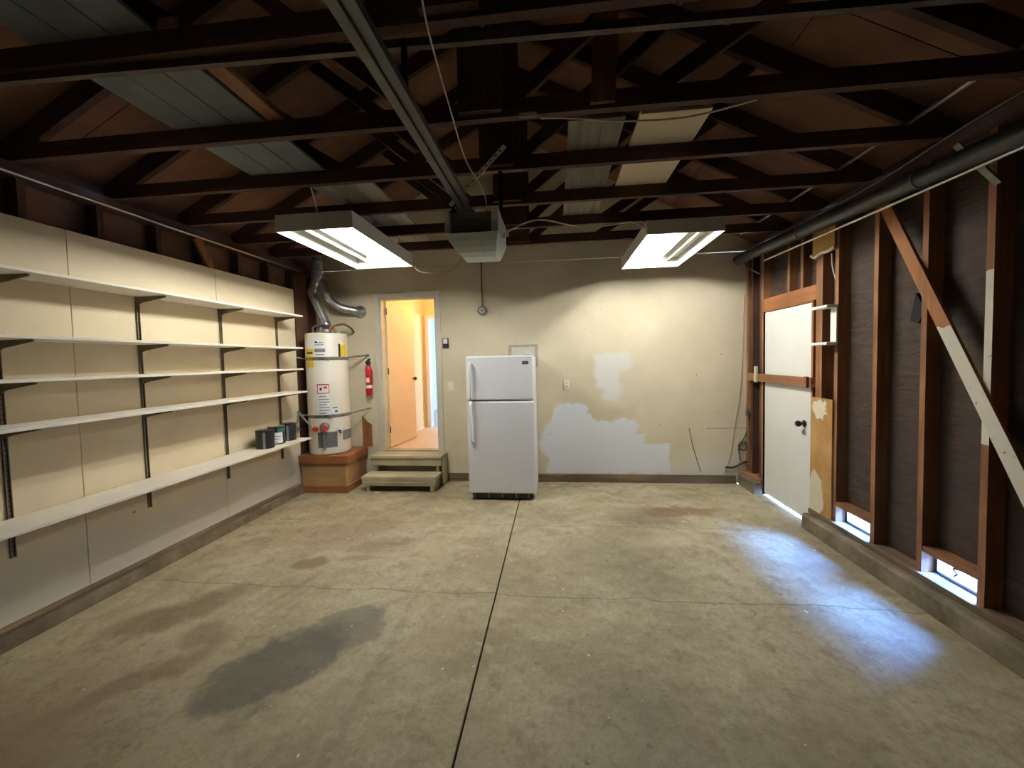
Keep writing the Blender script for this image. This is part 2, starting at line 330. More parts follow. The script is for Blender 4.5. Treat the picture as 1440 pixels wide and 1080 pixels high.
# ------------------------------------------------------------------ mesh helpers
class MB:
    def __init__(s): s.v = []; s.f = []; s.smooth = False
    def add(s, vs, fs):
        o = len(s.v); s.v += [tuple(v) for v in vs]; s.f += [tuple(i+o for i in f) for f in fs]; return s
    def box(s, x0, x1, y0, y1, z0, z1):
        vs = [(x, y, z) for z in (z0, z1) for y in (y0, y1) for x in (x0, x1)]
        return s.add(vs, [(0, 2, 3, 1), (4, 5, 7, 6), (0, 1, 5, 4), (2, 6, 7, 3), (0, 4, 6, 2), (1, 3, 7, 5)])
    def prism(s, poly, axis, a, b):
        """poly: 2-D outline in the two other axes, extruded along axis from a to b"""
        n = len(poly); ax = [i for i in range(3) if i != axis]; vs = []
        for t in (a, b):
            for p in poly:
                v = [0, 0, 0]; v[axis] = t; v[ax[0]] = p[0]; v[ax[1]] = p[1]; vs.append(v)
        return s.add(vs, [tuple(range(n)), tuple(range(2*n-1, n-1, -1))]+[(i, (i+1) % n, n+(i+1) % n, n+i)[::-1] for i in range(n)])
    def beam(s, p0, p1, w, t, up=(0, 0, 1)):
        """bar from p0 to p1, w across in the plane holding up, t the other way"""
        p0, p1 = Vector(p0), Vector(p1); d = (p1-p0).normalized(); a = d.cross(Vector(up)).normalized(); b = a.cross(d)
        vs = [p+a*(i*t/2)+b*(j*w/2) for p in (p0, p1) for i, j in ((-1, -1), (1, -1), (1, 1), (-1, 1))]
        return s.add(vs, [(0, 1, 2, 3), (7, 6, 5, 4), (0, 4, 5, 1), (1, 5, 6, 2), (2, 6, 7, 3), (3, 7, 4, 0)])
    def tube(s, pts, r, n=10, caps=True):
        s.smooth = True; pts = [Vector(p) for p in pts]; rs = r if isinstance(r, (list, tuple)) else [r]*len(pts); vs = []
        u = None
        for i, p in enumerate(pts):
            d = (pts[min(i+1, len(pts)-1)]-pts[max(i-1, 0)]).normalized()
            if u is None: u = d.orthogonal().normalized()
            u = (u-d*u.dot(d)).normalized(); v = d.cross(u)
            vs += [p+(u*math.cos(2*math.pi*k/n)+v*math.sin(2*math.pi*k/n))*rs[i] for k in range(n)]
        fs = []
        for i in range(len(pts)-1):
            fs += [(i*n+k, i*n+(k+1) % n, (i+1)*n+(k+1) % n, (i+1)*n+k) for k in range(n)]
        if caps: fs += [tuple(range(n))[::-1], tuple(range((len(pts)-1)*n, len(pts)*n))]
        return s.add(vs, fs)
    def lathe(s, prof, c, n=40, axis=2):
        """profile (r, h) turned about an axis through c"""
        s.smooth = True; vs = []; ax = [i for i in range(3) if i != axis]
        for r, h in prof:
            for k in range(n):
                v = list(c); v[axis] += h; v[ax[0]] += r*math.cos(2*math.pi*k/n); v[ax[1]] += r*math.sin(2*math.pi*k/n); vs.append(v)
        fs = []
        for i in range(len(prof)-1):
            fs += [(i*n+k, i*n+(k+1) % n, (i+1)*n+(k+1) % n, (i+1)*n+k) for k in range(n)]
        fs += [tuple(range(n))[::-1], tuple(range((len(prof)-1)*n, len(prof)*n))]
        return s.add(vs, fs)
    def arc(s, c, r, a0, a1, z0, z1, th=.0015, n=8):
        """curved plate on a vertical cylinder"""
        vs = []
        for k in range(n+1):
            a = a0+(a1-a0)*k/n
            for rr, z in ((r, z0), (r+th, z0), (r+th, z1), (r, z1)):
                vs.append((c[0]+rr*math.cos(a), c[1]+rr*math.sin(a), z))
        fs = [(0, 1, 2, 3), (4*n+3, 4*n+2, 4*n+1, 4*n)]
        for k in range(n):
            for j in range(4):
                fs.append((4*k+j, 4*k+4+j, 4*k+4+(j+1) % 4, 4*k+(j+1) % 4))
        return s.add(vs, fs)
    def build(s, name, mat, parent=None, bevel=0, seg=2, origin=None, label=None):
        me = bpy.data.meshes.new(name)
        if origin is None:
            lo = [min(v[i] for v in s.v) for i in range(3)]; hi = [max(v[i] for v in s.v) for i in range(3)]
            origin = ((lo[0]+hi[0])/2, (lo[1]+hi[1])/2, lo[2])
        o = Vector(origin)
        me.from_pydata([Vector(v)-o for v in s.v], [], s.f)
        bm = bmesh.new(); bm.from_mesh(me); bmesh.ops.recalc_face_normals(bm, faces=bm.faces)
        if bevel:
            bmesh.ops.bevel(bm, geom=[e for e in bm.edges if e.is_manifold and e.calc_face_angle(0) > .5], offset=bevel, segments=seg, profile=.5, affect='EDGES')
        bm.to_mesh(me); bm.free()
        me.materials.append(M[mat] if isinstance(mat, str) else mat)
        ob = bpy.data.objects.new(name, me); COL.objects.link(ob); ob.location = o
        if s.smooth:
            me.shade_smooth()
            md = None
            try: me.set_sharp_from_angle(angle=math.radians(38))
            except Exception: pass
        if parent is not None:
            ob.parent = parent; ob.matrix_parent_inverse = Matrix.Translation(-wloc(parent))
        if label: ob['label'] = label
        return ob
def wloc(o):
    if o.parent is None: return Vector(o.location)
    return Vector(o.location)      # locations are kept in world terms, the inverse undoes the parent
def tag(o, label, cat, group=None):
    o['label'] = label; o['category'] = cat
    if group: o['group'] = group
    return o
def thing(name, loc, label, cat, group=None):
    e = bpy.data.objects.new(name, None); COL.objects.link(e); e.location = loc; e.empty_display_size = .1
    return tag(e, label, cat, group)
def struct(o, label=None, cat=None):
    o['kind'] = 'structure'
    if label: o['label'] = label
    if cat: o['category'] = cat
    return o
def fixchild(o, parent):
    """child of a part: undo the part's own parent chain"""
    o.parent = parent; o.matrix_parent_inverse = Matrix.Translation(-Vector(parent.location))
def box(name, mat, parent, x0, x1, y0, y1, z0, z1, bevel=0, label=None, seg=2):
    return MB().box(x0, x1, y0, y1, z0, z1).build(name, mat, parent, bevel, seg, label=label)
def curve_pts(pts, n=8):
    """Catmull-Rom through pts"""
    P = [Vector(p) for p in pts]; P = [P[0]*2-P[1]]+P+[P[-1]*2-P[-2]]; out = []
    for i in range(1, len(P)-2):
        for k in range(n):
            t = k/n; a, b, c, d = P[i-1], P[i], P[i+1], P[i+2]
            out.append(.5*((2*b)+(c-a)*t+(2*a-5*b+4*c-d)*t*t+(3*b-3*c+d-a)*t**3))
    out.append(P[-2]); return out

# ------------------------------------------------------------------ the room: sizes in metres
XL, XR, YB, YF = -3.2, 2.33, 4.954, -1.25     # drywall face, stud faces, back wall, wall behind the camera
ZT = 2.85                                     # underside of the trusses
SLOPE, XRIDGE = .52, -.47

# floor: bed with two slabs either side of the long joint
fl = struct(box('floor', 'dark', None, -3.33, 2.44, YF, YB, -.14, -.02), 'stained concrete garage floor split by one long straight joint', 'floor')
for i in range(1):
    box('slab', 'floor', fl, -3.137, -.437, YF, YB, -.02, 0)
    box('slab', 'floor', fl, -.425, 2.226, YF, YB, -.02, 0)
    box('slab', 'floor', fl, 2.227, 2.44, 3.725, 4.57, -.02, 0)

# back wall with the doorway to the house
DX0, DX1, DZ0, DZ1 = -2.33, -1.56, .405, 2.455
b = MB()
b.box(-3.31, DX0, YB, YB+.11, 0, 2.845).box(DX1, 2.42, YB, YB+.11, 0, 2.845)
b.box(DX0, DX1, YB, YB+.11, 0, DZ0).box(DX0, DX1, YB, YB+.11, DZ1, 2.845)
wb = struct(b.build('wall_back', 'backwall'), 'cream plaster back wall with patches of white paint', 'wall')
zr = lambda X: 3.08+SLOPE*(min(2.12-X, X+3.06))
MB().prism([(-3.31, 2.85), (2.42, 2.85), (2.42, zr(2.42)+.02), (XRIDGE, zr(XRIDGE)+.02), (-3.31, zr(-3.31)+.02)], 1, YB+.004, YB+.11).build('gable_panel', 'backwall', wb)
struct(MB().box(-1.44, -1.02, YB-.03, YB, -.0, .1).box(-1.02, 2.2, YB-.03, YB, 0, .1).build('baseboard_back', 'curb_x'), 'dark weathered wooden sill along the foot of the back wall', 'sill')

# left wall: sheathing, studs, drywall sheets
wl = struct(box('wall_left', 'roofply', None, -3.34, -3.31, YF, YB+.11, -.14, 2.955), 'left wall of cream drywall sheets below bare studs', 'wall')
stud = None
yy = 4.9
while yy > YF+.1:
    box('stud', 'dark_z', wl, -3.31, -3.216, yy-.02, yy+.02, .1, 2.76); yy -= .406
box('top_plate', 'dark_y', wl, -3.31, -3.216, YF, YB, 2.765, 2.85)
box('sole_plate', 'dark_y', wl, -3.31, -3.216, YF, YB, 0, .1)
for y0, y1 in ((3.365, 4.463), (2.249, 3.365), (1.13, 2.249), (.01, 1.13), (-1.24, .01)):
    box('drywall_panel', 'leftwall', wl, -3.216, XL, y0+.0015, y1-.0015, .1, 2.523, .002, seg=1)
MB().beam((-3.205, 3.33, 2.53), (-3.205, 3.2, 2.76), .02, .07, (1, 0, 0)).build('blocking', 'stud_z', wl)
struct(MB().prism([(XL, -.02), (-3.145, -.02), (-3.15, .099), (XL, .099)], 1, YF, 4.4).build('baseboard_left', 'curb'), 'grimy curb along the foot of the left wall', 'curb')
box('ledge', 'curb_y', bpy.data.objects['baseboard_left'], XL, -3.142, YF, 4.4, .1, .122, .004)

# right wall: felt-backed sheathing round door and vents, bare studs
DY0, DY1, DH = 3.765, 4.57, 2.06
V1, V2 = (3.1, 3.42, .185, .3), (2.36, 2.66, .185, .3)
SX0, SX1 = 2.42, 2.445
b = MB()
b.box(SX0, SX1, DY1-.02, YB+.1, 0, 2.975).box(SX0, SX1, DY0+.02, DY1-.02, DH-.02, 2.975)
b.box(SX0, SX1, V1[1], DY0+.02, 0, 2.975)
prev = V1[1]
for v, nxt in ((V1, V2[1]), (V2, YF)):
    b.box(SX0, SX1, v[0], v[1], 0, v[2]).box(SX0, SX1, v[0], v[1], v[3], 2.975).box(SX0, SX1, nxt, v[0], 0, 2.975)
wr = struct(b.build('wall_right', 'felt'), 'right wall of bare studs over black building paper', 'wall')
studs_y = [3.45, 3.06, 2.69, 2.325, 1.95, 1.58, 1.21, .84, .47, .1, -.27, -.64, -1.01]
for y in studs_y:
    box('stud', 'paint_stud' if abs(y-2.325) < .01 else 'stud_z', wr, XR, SX0, y-.019, y+.019, .17, 2.765)
for y0, y1, mt in ((4.9, 4.954, 'stud_z'), (4.8, 4.84, 'dark_z'), (4.57, 4.61, 'stud_z'), (4.61, 4.65, 'dark_z'), (3.66, 3.7, 'stud_z'), (3.62, 3.658, 'stud_z')):
    box('stud', mt, wr, XR, SX0, y0, y1, .17, 2.765)
box('door_header', 'stand_y', wr, XR, SX0, 3.7, 4.57, DH+.015, DH+.15, .004)
for y in (4.13, 3.92):
    box('cripple_stud', 'stud_z', wr, XR+.01, SX0, y-.018, y+.018, DH+.15, 2.765)
box('top_plate', 'dark_y', wr, XR, SX0, YF, YB, 2.765, 2.85)
box('sole_plate', 'curb_y', wr, 2.3, SX0, YF, 3.74, .13, .17, .004)
box('sole_plate', 'stud_y', wr, 2.3, SX0, 4.57, YB, .13, .17, .004)
for y0, y1 in ((3.08, 3.43), (2.345, 2.67)):
    box('blocking', 'stud_y', wr, XR+.005, SX0, y0, y1, .305, .342)
MB().beam((2.32, 3.0, 2.66), (2.32, 1.77, .175), .019, .078, (1, 0, 0)).build('diagonal_brace', 'paint_brace', wr)
box('drywall_remnant', 'kraft', wr, XR-.016, XR-.003, 3.462, 3.735, .14, 1.2, label='torn brown drywall remnant')
box('drywall_remnant', 'kraft', wr, XR-.016, XR-.003, 3.46, 3.73, 2.45, 2.76, label='torn brown drywall remnant')
MB().tube(curve_pts([(2.31, 3.74, 2.47), (2.305, 3.68, 2.44), (2.308, 3.6, 2.462), (2.303, 3.52, 2.452), (2.31, 3.45, 2.47)], 5), .014, 7).build('torn_paper', 'cord', wr)
for y0, y1 in ((YF, 3.72), (4.575, YB)):
    c = MB().prism([(2.235, -.02), (2.44, -.02), (2.44, .13), (2.25, .13), (2.238, .11)], 1, y0, y1).build('baseboard_right', 'curb')
    struct(c, 'grimy concrete curb under the open studs' if y0 < 0 else 'short concrete curb in the corner beyond the white door', 'curb')
# wall behind the camera with the garage door
wf = struct(box('wall_front', 'dark_z', None, -3.34, 2.445, YF-.1, YF, 0, 4.5), 'wooden wall at the vehicle end of the garage', 'wall')
for k in range(4):
    box('garage_door_panel', 'greypaint', wf, -2.9, 2.0, YF, YF+.04, .01+k*.56, .56+k*.56, .01)

# roof: solid deck with plywood sheets under it
b = MB()
for sgn in (1, -1):
    xe = 2.75 if sgn > 0 else -3.69
    zz = zr(xe)
    vs = []
    for y in (YF-.1, YB+.11):
        vs += [(xe, y, zz+.016), (XRIDGE, y, zr(XRIDGE)+.016), (XRIDGE, y, zr(XRIDGE)+.06), (xe, y, zz+.06)]
    b.add(vs, [(0, 1, 2, 3), (7, 6, 5, 4), (0, 4, 5, 1), (1, 5, 6, 2), (2, 6, 7, 3), (3, 7, 4, 0)])
ce = struct(b.build('ceiling', 'roofply'), 'open gable roof of brown plywood sheets', 'ceiling')
for sgn in (1, -1):
    for i, (u0, u1) in enumerate(((0, .98), (.98, 2.06), (2.06, 2.88))):
        y = YF+(0 if i % 2 else -.9)
        while y < YB:
            y0, y1 = max(y, YF), min(y+2.2, YB); y += 2.2
            if y1-y0 < .1: continue
            X0, X1 = (2.42-u0-.003, 2.42-u1+.003) if sgn > 0 else (-3.36+u0+.003, -3.36+u1-.003)
            vs = []
            for yy in (y0+.003, y1-.003):
                vs += [(X0, yy, zr(X0)), (X1, yy, zr(X1)), (X1, yy, zr(X1)+.014), (X0, yy, zr(X0)+.014)]
            MB().add(vs, [(0, 1, 2, 3), (7, 6, 5, 4), (0, 4, 5, 1), (1, 5, 6, 2), (2, 6, 7, 3), (3, 7, 4, 0)]).build('plywood_sheet', 'roofply', ce)

# roof trusses
def truss(y, label):
    t = thing('roof_truss', (XRIDGE, y, ZT), label, 'roof truss', 'roof trusses across the garage')
    box('bottom_chord', 'dark_x', t, -3.3, 2.41, y-.02, y+.02, ZT, ZT+.09)
    for s in (1, -1):
        q = lambda X, Z: ((X, Z) if s > 0 else (2*XRIDGE-X, Z))
        zl = lambda X: 2.94+SLOPE*(2.12-X)
        MB().prism([q(2.12, 2.94), q(2.38, 2.945), q(XRIDGE+.001, zl(XRIDGE)+.137), q(XRIDGE+.001, zl(XRIDGE))], 1, y-.02, y+.02).build('top_chord', 'dark_x', t)
        for xa, xb, sl in ((-.28, .71, .8), (.445, 1.26, .63)):
            d = Vector((1, sl)).normalized(); nx, nz = -d.y*.04, d.x*.04
            za = ZT+.05; zb = za+(xb-xa)*sl
            MB().prism([q(xa-nx, za-nz), q(xb-nx, zb-nz), q(xb+nx, zb+nz), q(xa+nx, za+nz)], 1, y+.021, y+.055).build('web', 'dark_x', t)
    box('king_post', 'dark_z', t, -.47, -.25, y-.021, y-.058, ZT+.02, 4.15)
    return t
def dup(root, loc, label):
    r = root.copy(); COL.objects.link(r); r.location = loc; r['label'] = label
    for ch in list(root.children):
        c = ch.copy(); COL.objects.link(c); c.parent = r; c.matrix_parent_inverse = ch.matrix_parent_inverse.copy()
    return r
ords = ['first', 'second', 'third', 'fourth', 'fifth', 'sixth', 'seventh', 'eighth', 'ninth', 'tenth']
ty = [4.227, 3.704, 3.148, 2.582, 2.034, 1.446, .88, .32, -.24, -.8]
tl = lambda i: 'dark brown wooden roof truss, %s out from the back wall' % ords[i]
t0 = truss(ty[0], tl(0))
trs = [t0]+[dup(t0, (XRIDGE, ty[i], ZT), tl(i)) for i in range(1, 10)]
# the board nailed upright to the fifth truss
MB().prism([(.2, 2.87), (.32, 2.87), (.36, 3.75), (.24, 3.75)], 1, ty[4]-.042, ty[4]-.021).build('nailed_board', 'stud_z', trs[4])
box('paper_tag', 'paper', trs[4], -.16, -.07, ty[4]-.0225, ty[4]-.0205, ZT-.012, ZT+.012)
MB().prism([(2.82, 1.98), (2.75, 1.86), (2.8, 1.78), (2.86, 1.8)], 0, SX0-.03, SX0-.003).build('torn_flap', 'dark', wr)
# ------------------------------------------------------------------ house side of the doorway
hz = DZ0
struct(box('floor_hallway', 'hallfloor', None, -2.36, -.7, YB+.112, 6.7, hz-.06, hz), 'shiny pale vinyl floor of the hallway past the doorway', 'floor')
b = MB(); b.box(-2.42, -2.36, YB+.112, 6.7, hz-.06, 2.9)
hl = struct(b.build('wall_hallway_left', 'hallwall'), 'warm cream hallway wall behind the open door', 'wall')
b = MB(); b.box(-.7, -.64, YB+.112, 6.7, hz-.06, 2.9)
struct(b.build('wall_hallway_right', 'hallwall'), 'warm cream wall on the far side of the hallway', 'wall')
b = MB(); b.box(-2.42, -2.3, 6.7, 6.8, hz, 2.9).box(-1.45, -.64, 6.7, 6.8, hz, 2.9).box(-2.3, -1.45, 6.7, 6.8, 2.42, 2.9)
struct(b.build('wall_hallway_end', 'hallwall'), 'hallway end wall with a cased opening to a bright room', 'wall')
struct(box('ceiling_hallway', 'hallwall', None, -2.42, -.64, YB+.112, 6.8, 2.9, 2.95), 'cream hallway ceiling', 'ceiling')
b = MB(); b.box(-2.3, -2.24, 6.66, 6.81, hz, 2.36).box(-1.51, -1.45, 6.66, 6.81, hz, 2.36).box(-2.3, -1.45, 6.66, 6.81, 2.36, 2.42)
struct(b.build('trim_2', 'roomwhite'), 'white casing round the opening to the bright room', 'trim')
# bright carpeted room with a window on its right
struct(box('floor_bedroom', 'carpet', None, -3.4, 1.0, 6.7, 10, hz-.06, hz-.001), 'grey carpet of the bright room past the hallway', 'floor')
b = MB(); b.box(-3.4, -2.95, 6.8, 10, hz, 2.9).box(-3.4, 1.0, 10, 10.1, hz, 2.9).box(-3.4, -2.42, 6.7, 6.8, hz, 2.9).box(-.64, 1.0, 6.7, 6.8, hz, 2.9)
b.box(1.0, 1.1, 6.7, 7.2, hz, 2.9).box(1.0, 1.1, 9.4, 10.1, hz, 2.9).box(1.0, 1.1, 7.2, 9.4, hz, 1.1).box(1.0, 1.1, 7.2, 9.4, 2.5, 2.9)
struct(b.build('wall_bedroom', 'roomwhite'), 'white walls of the bright room past the hallway', 'wall')
struct(box('ceiling_bedroom', 'roomwhite', None, -3.4, 1.1, 6.7, 10.1, 2.9, 2.95), 'white ceiling of the bright room', 'ceiling')
b = MB()
for y in (7.2, 8.28, 9.36): b.box(1.03, 1.07, y, y+.04, 1.1, 2.5)
for z in (1.1, 2.46): b.box(1.03, 1.07, 7.2, 9.4, z, z+.04)
struct(b.build('window_1', 'roomwhite'), 'white framed window lighting the bright room', 'window')
b = MB()  # curtain added out of view to weaken the strong sky light in here
for k in range(45):
    y = 7.15+k*.051
    b.add([(.96+(.02 if k % 2 else 0), y, 1.0), (.96+(0 if k % 2 else .02), y+.051, 1.0), (.96+(0 if k % 2 else .02), y+.051, 2.6), (.96+(.02 if k % 2 else 0), y, 2.6)], [(0, 1, 2, 3)])
tag(b.build('added_curtain', 'sheer'), 'added unseen curtain dimming and warming the daylight of the bright room', 'curtain')
d3 = struct(box('door_3', 'roomwhite', None, -2.95, -2.91, 8.05, 8.75, hz+.01, 2.4, .004), 'white closet door in the bright room past the hallway', 'door')
MB().lathe([(.012, 0), (.012, .04), (.03, .045), (.03, .075), (.01, .085)], (-2.91, 8.14, 1.38), 14, 0).build('knob', 'chrome', d3)
box('door_casing', 'roomwhite', d3, -2.95, -2.9, 7.96, 8.04, hz, 2.47)
box('door_casing', 'roomwhite', d3, -2.95, -2.9, 8.76, 8.84, hz, 2.47)
# hall ceiling lamp
hlp = thing('ceiling_lamp', (-1.35, 5.9, 2.9), 'warm glowing globe lamp on the hallway ceiling', 'lamp')
MB().lathe([(.09, -.03), (.09, 0)], (-1.35, 5.9, 2.9), 24).build('base', 'steel', hlp)
MB().lathe([(.001, -.19), (.07, -.175), (.105, -.12), (.105, -.09), (.08, -.04), (.08, -.03)], (-1.35, 5.9, 2.9), 24).build('globe', 'lampglobe', hlp)
ld = bpy.data.lights.new('hall_bulb', 'POINT'); ld.energy = HALL_W; ld.color = (1, .7, .34); ld.shadow_soft_size = .09
lo = bpy.data.objects.new('hall_bulb', ld); COL.objects.link(lo); lo.location = (-1.35, 5.9, 2.6)

# door casing and the open inner door
b = MB()
b.box(-2.4, DX0, YB-.018, YB, DZ0-.02, 2.53).box(DX1, -1.495, YB-.018, YB, DZ0-.02, 2.53).box(DX0, DX1, YB-.018, YB, DZ1, 2.53)
struct(b.build('trim_1', 'casing', bevel=.004), 'pale painted casing round the doorway above the steps', 'trim')
b = MB(); b.box(DX0, DX0+.018, YB, YB+.12, DZ0, DZ1).box(DX1-.018, DX1, YB, YB+.12, DZ0, DZ1).box(DX0, DX1, YB, YB+.12, DZ1-.018, DZ1)
struct(b.build('trim_3', 'casing'), 'doorway jambs in pale paint', 'trim')
box('threshold', 'tan_x', wb, DX0, DX1, YB-.01, YB+.112, DZ0-.02, DZ0+.006)
a = math.radians(83)
h = Vector((-2.31, YB+.115, 0)); dv = Vector((math.cos(a), math.sin(a), 0)); nv = Vector((-dv.y, dv.x, 0))
def leafpt(u, t, z): p = h+dv*u+nv*t; return (p.x, p.y, z)
vs = [leafpt(u, t, z) for z in (DZ0+.012, DZ1-.02) for u, t in ((.005, -.02), (.755, -.02), (.755, .02), (.005, .02))]
d1 = struct(MB().add(vs, [(0, 3, 2, 1), (4, 5, 6, 7), (0, 1, 5, 4), (1, 2, 6, 5), (2, 3, 7, 6), (3, 0, 4, 7)]).build('door_1', 'orangetrim'), 'cream inner door standing open into the hallway', 'door')
kp = leafpt(.69, -.02, 1.34); ke = leafpt(.69, -.065, 1.34); km = leafpt(.69, -.045, 1.34)
MB().tube([kp, km, leafpt(.69, -.05, 1.34), leafpt(.69, -.075, 1.34), leafpt(.69, -.085, 1.34)], [.012, .012, .027, .027, .012], 14).build('knob', 'chrome', d1)
for z in (.62, 1.43, 2.25):
    MB().tube([leafpt(-.004, -.024, z), leafpt(-.004, -.024, z+.09)], .008, 8).build('hinge', 'chrome', d1)
for (x, y) in ((1, 0),):
    g = struct(box('floor_outside', 'ground', None, 2.445, 40, -30, 40, -.06, -.02), 'pale concrete ground outside the white door', 'ground')

struct(MB().box(7.6, 7.75, -30, 40, -.02, 1.75).build('added_fence', 'curb_z'), 'added unseen fence cutting off low sky light to the vents', 'fence')  # fence added out of view, its height set to limit the vents' floor light
# exterior door on the right
d2 = struct(box('door_2', 'doorwhite', None, 2.345, 2.388, DY0, DY1-.004, .02, DH, .003), 'flat white outer door in the right wall with a wooden bar across', 'door')
kb = MB().lathe([(.032, 0), (.032, -.006), (.012, -.01), (.012, -.035), (.027, -.042), (.03, -.06), (.022, -.075), (.004, -.08)], (2.345, 3.872, .93), 18, 0).build('knob', 'black', d2)
MB().lathe([(.024, 0), (.024, -.008), (.01, -.012)], (2.345, 3.872, .845), 16, 0).build('deadbolt', 'steel', d2)
b = MB(); b.box(2.33, 2.42, DY0-.03, DY0-.004, 0, DH+.012).box(2.33, 2.42, DY1, DY1+.0, 0, DH).box(2.33, 2.42, DY0-.03, DY1, DH+.003, DH+.014)
struct(b.build('trim_4', 'stand_z'), 'bare wooden jamb round the white outer door', 'trim')
tb = thing('door_bar', (2.3, 4.2, 1.3), 'wooden bar laid across the white outer door', 'wooden bar')
box('bar', 'stud_y', tb, 2.29, 2.328, 3.7, 4.845, 1.29, 1.375, .003)
box('cleat', 'stud_z', tb, 2.262, 2.289, 3.72, 3.76, 1.28, 1.385, .003)
box('cleat', 'tan_z', tb, 2.262, 2.289, 4.6, 4.64, 1.28, 1.46, .003)

# vents in the right wall
for i, v in enumerate((V1, V2)):
    e = thing('wall_vent', (SX0, (v[0]+v[1])/2, v[2]), 'screened daylight vent low in the wall beside the drywall remnant' if i == 0 else 'screened daylight vent low in the wall under the white painted brace', 'vent')
    b = MB(); xa, xb = SX0-.004, SX1
    b.box(xa-.008, xb, v[0]-.012, v[0]+.006, v[2]-.012, v[3]+.004).box(xa-.008, xb, v[1]-.006, v[1]+.012, v[2]-.012, v[3]+.004)
    b.box(xa-.008, xb, v[0], v[1], v[2]-.012, v[2]+.004).box(xa-.008, xb, v[0], v[1], v[3]-.006, v[3]+.004)
    b.build('frame', 'galv', e)
    for yy in (v[0]-.03, v[1]+.012):
        box('light_fin', 'stud_z', e, SX1, SX1+.42, yy, yy+.018, .05, .6)  # added boards outside the vent, narrowing the daylight patch on the floor
    b = MB()
    k = v[0]
    while k < v[1]:
        b.box(2.432, 2.4328, k, k+.0008, v[2], v[3]); k += .024
    k = v[2]
    while k < v[3]:
        b.box(2.432, 2.4328, v[0], v[1], k, k+.0008); k += .024
    b.build('screen', 'galv', e)
    if i:
        MB().tube(curve_pts([(2.425, 2.57, .2), (2.423, 2.55, .225), (2.424, 2.57, .25), (2.424, 2.5, .262), (2.425, 2.45, .27)], 5), .005, 6).build('twig', 'dark_z', e)
    ad = bpy.data.lights.new('vent_daylight', 'AREA'); ad.shape = 'RECTANGLE'; ad.size = v[3]-v[2]+.45; ad.size_y = v[1]-v[0]+.02
    ad.cycles.is_portal = True
    ao = bpy.data.objects.new('vent_daylight', ad); COL.objects.link(ao); ao.location = (2.88, (v[0]+v[1])/2, (v[2]+v[3])/2)
    ao.rotation_euler = (0, math.radians(90), 0)
ad = bpy.data.lights.new('window_daylight', 'AREA'); ad.shape = 'RECTANGLE'; ad.size = 1.4; ad.size_y = 2.2; ad.cycles.is_portal = True
ao = bpy.data.objects.new('window_daylight', ad); COL.objects.link(ao); ao.location = (1.12, 8.3, 1.8); ao.rotation_euler = (0, math.radians(90), 0)

# ------------------------------------------------------------------ ceiling fixtures
def fixture(x0, x1, y0, y1, z0, z1, dead, label, tys):
    cx, cy = (x0+x1)/2, (y0+y1)/2
    t = thing('fluorescent_light', (cx, cy, z0), label, 'ceiling light', 'fluorescent lights hung under the trusses')
    e = .006
    b = MB(); b.box(x0, x1, y0, y1, z1-e, z1).box(x0, x0+e, y0, y1, z0, z1-e).box(x1-e, x1, y0, y1, z0, z1-e)
    b.box(x0+e, x1-e, y0, y0+e, z0, z1-e).box(x0+e, x1-e, y1-e, y1, z0, z1-e)
    b.build('housing', 'fixture', t)
    n = 3; W = (x1-x0-.04)/n
    for k in range(n):
        xc = x0+.02+W*(k+.5)
        if k:
            xr = x0+.02+W*k
            MB().prism([(xr-.025, z1-.008), (xr+.025, z1-.008), (xr+.005, z1-.045), (xr-.005, z1-.045)], 1, y0+.06, y1-.06).build('reflector', 'fixture', t)
        tb_ = MB().tube([(xc, y0+.045, z0+.078), (xc, y1-.045, z0+.078)], .016, 12)
        tb_.build('tube', 'tube_off' if k in dead else 'tube_on', t)
        for yy in (y0+.03, y1-.03):
            box('socket', 'fixture', t, xc-.014, xc+.014, yy-.01, yy+.015 if yy < cy else yy+.01, z0+.058, z1-.008)
    for yy in tys:
        for xx in (x0+.05, x1-.05):
            MB().tube([(xx, yy, z1), (xx, yy, ZT)], .003, 6).build('hanger', 'steel', t)
    return t
FL = (-2.08, -1.47, 2.73, 3.93, 2.6, 2.725); FR = (.77, 1.385, 3.29, 4.5, 2.6, 2.715)
lightL = fixture(*FL, (0,), 'long fluorescent light hung near the shelves and water heater', (3.148, 3.704))
lightR = fixture(*FR, (2,), 'long fluorescent light hung near the white outer door', (3.704, 4.227))

# ------------------------------------------------------------------ shelves on the left wall
SY = [4.13, 3.387, 2.655, 1.89, 1.13]
SZ = [2.165, 1.795, 1.552, 1.287, .735]          # top faces
names = ['end standard beside the water heater', 'standard by the paint cans', 'standard in the middle of the drywall', 'standard past the second drywall joint', 'standard past the third drywall joint']
for i, y in enumerate(SY):
    s = thing('shelf_standard', (XL, y, .5), 'slotted brown steel shelf '+names[i], 'shelf standard', 'slotted shelf standards on the left wall')
    b = MB(); b.box(XL, XL+.013, y-.012, y-.008, .5, 2.2).box(XL, XL+.013, y+.008, y+.012, .5, 2.2).box(XL, XL+.003, y-.012, y+.012, .5, 2.2)
    b.build('channel', 'bracket', s)
    b = MB(); z = .53
    while z < 2.18:
        b.box(XL+.003, XL+.0045, y-.005, y+.005, z, z+.012); z += .03
    b.build('slots', 'bracket_dark', s)['kind'] = 'stuff'
    for k, z in enumerate(SZ):
        zt = z-.0195
        MB().prism([(XL+.005, zt), (XL+.25, zt), (XL+.25, zt-.012), (XL+.05, zt-.045), (XL+.005, zt-.065)], 1, y-.005, y+.005).build('bracket', 'bracket', s)
sn = ['topmost', 'second from the top', 'third from the top', 'fourth from the top', 'lowest, carrying the paint cans']
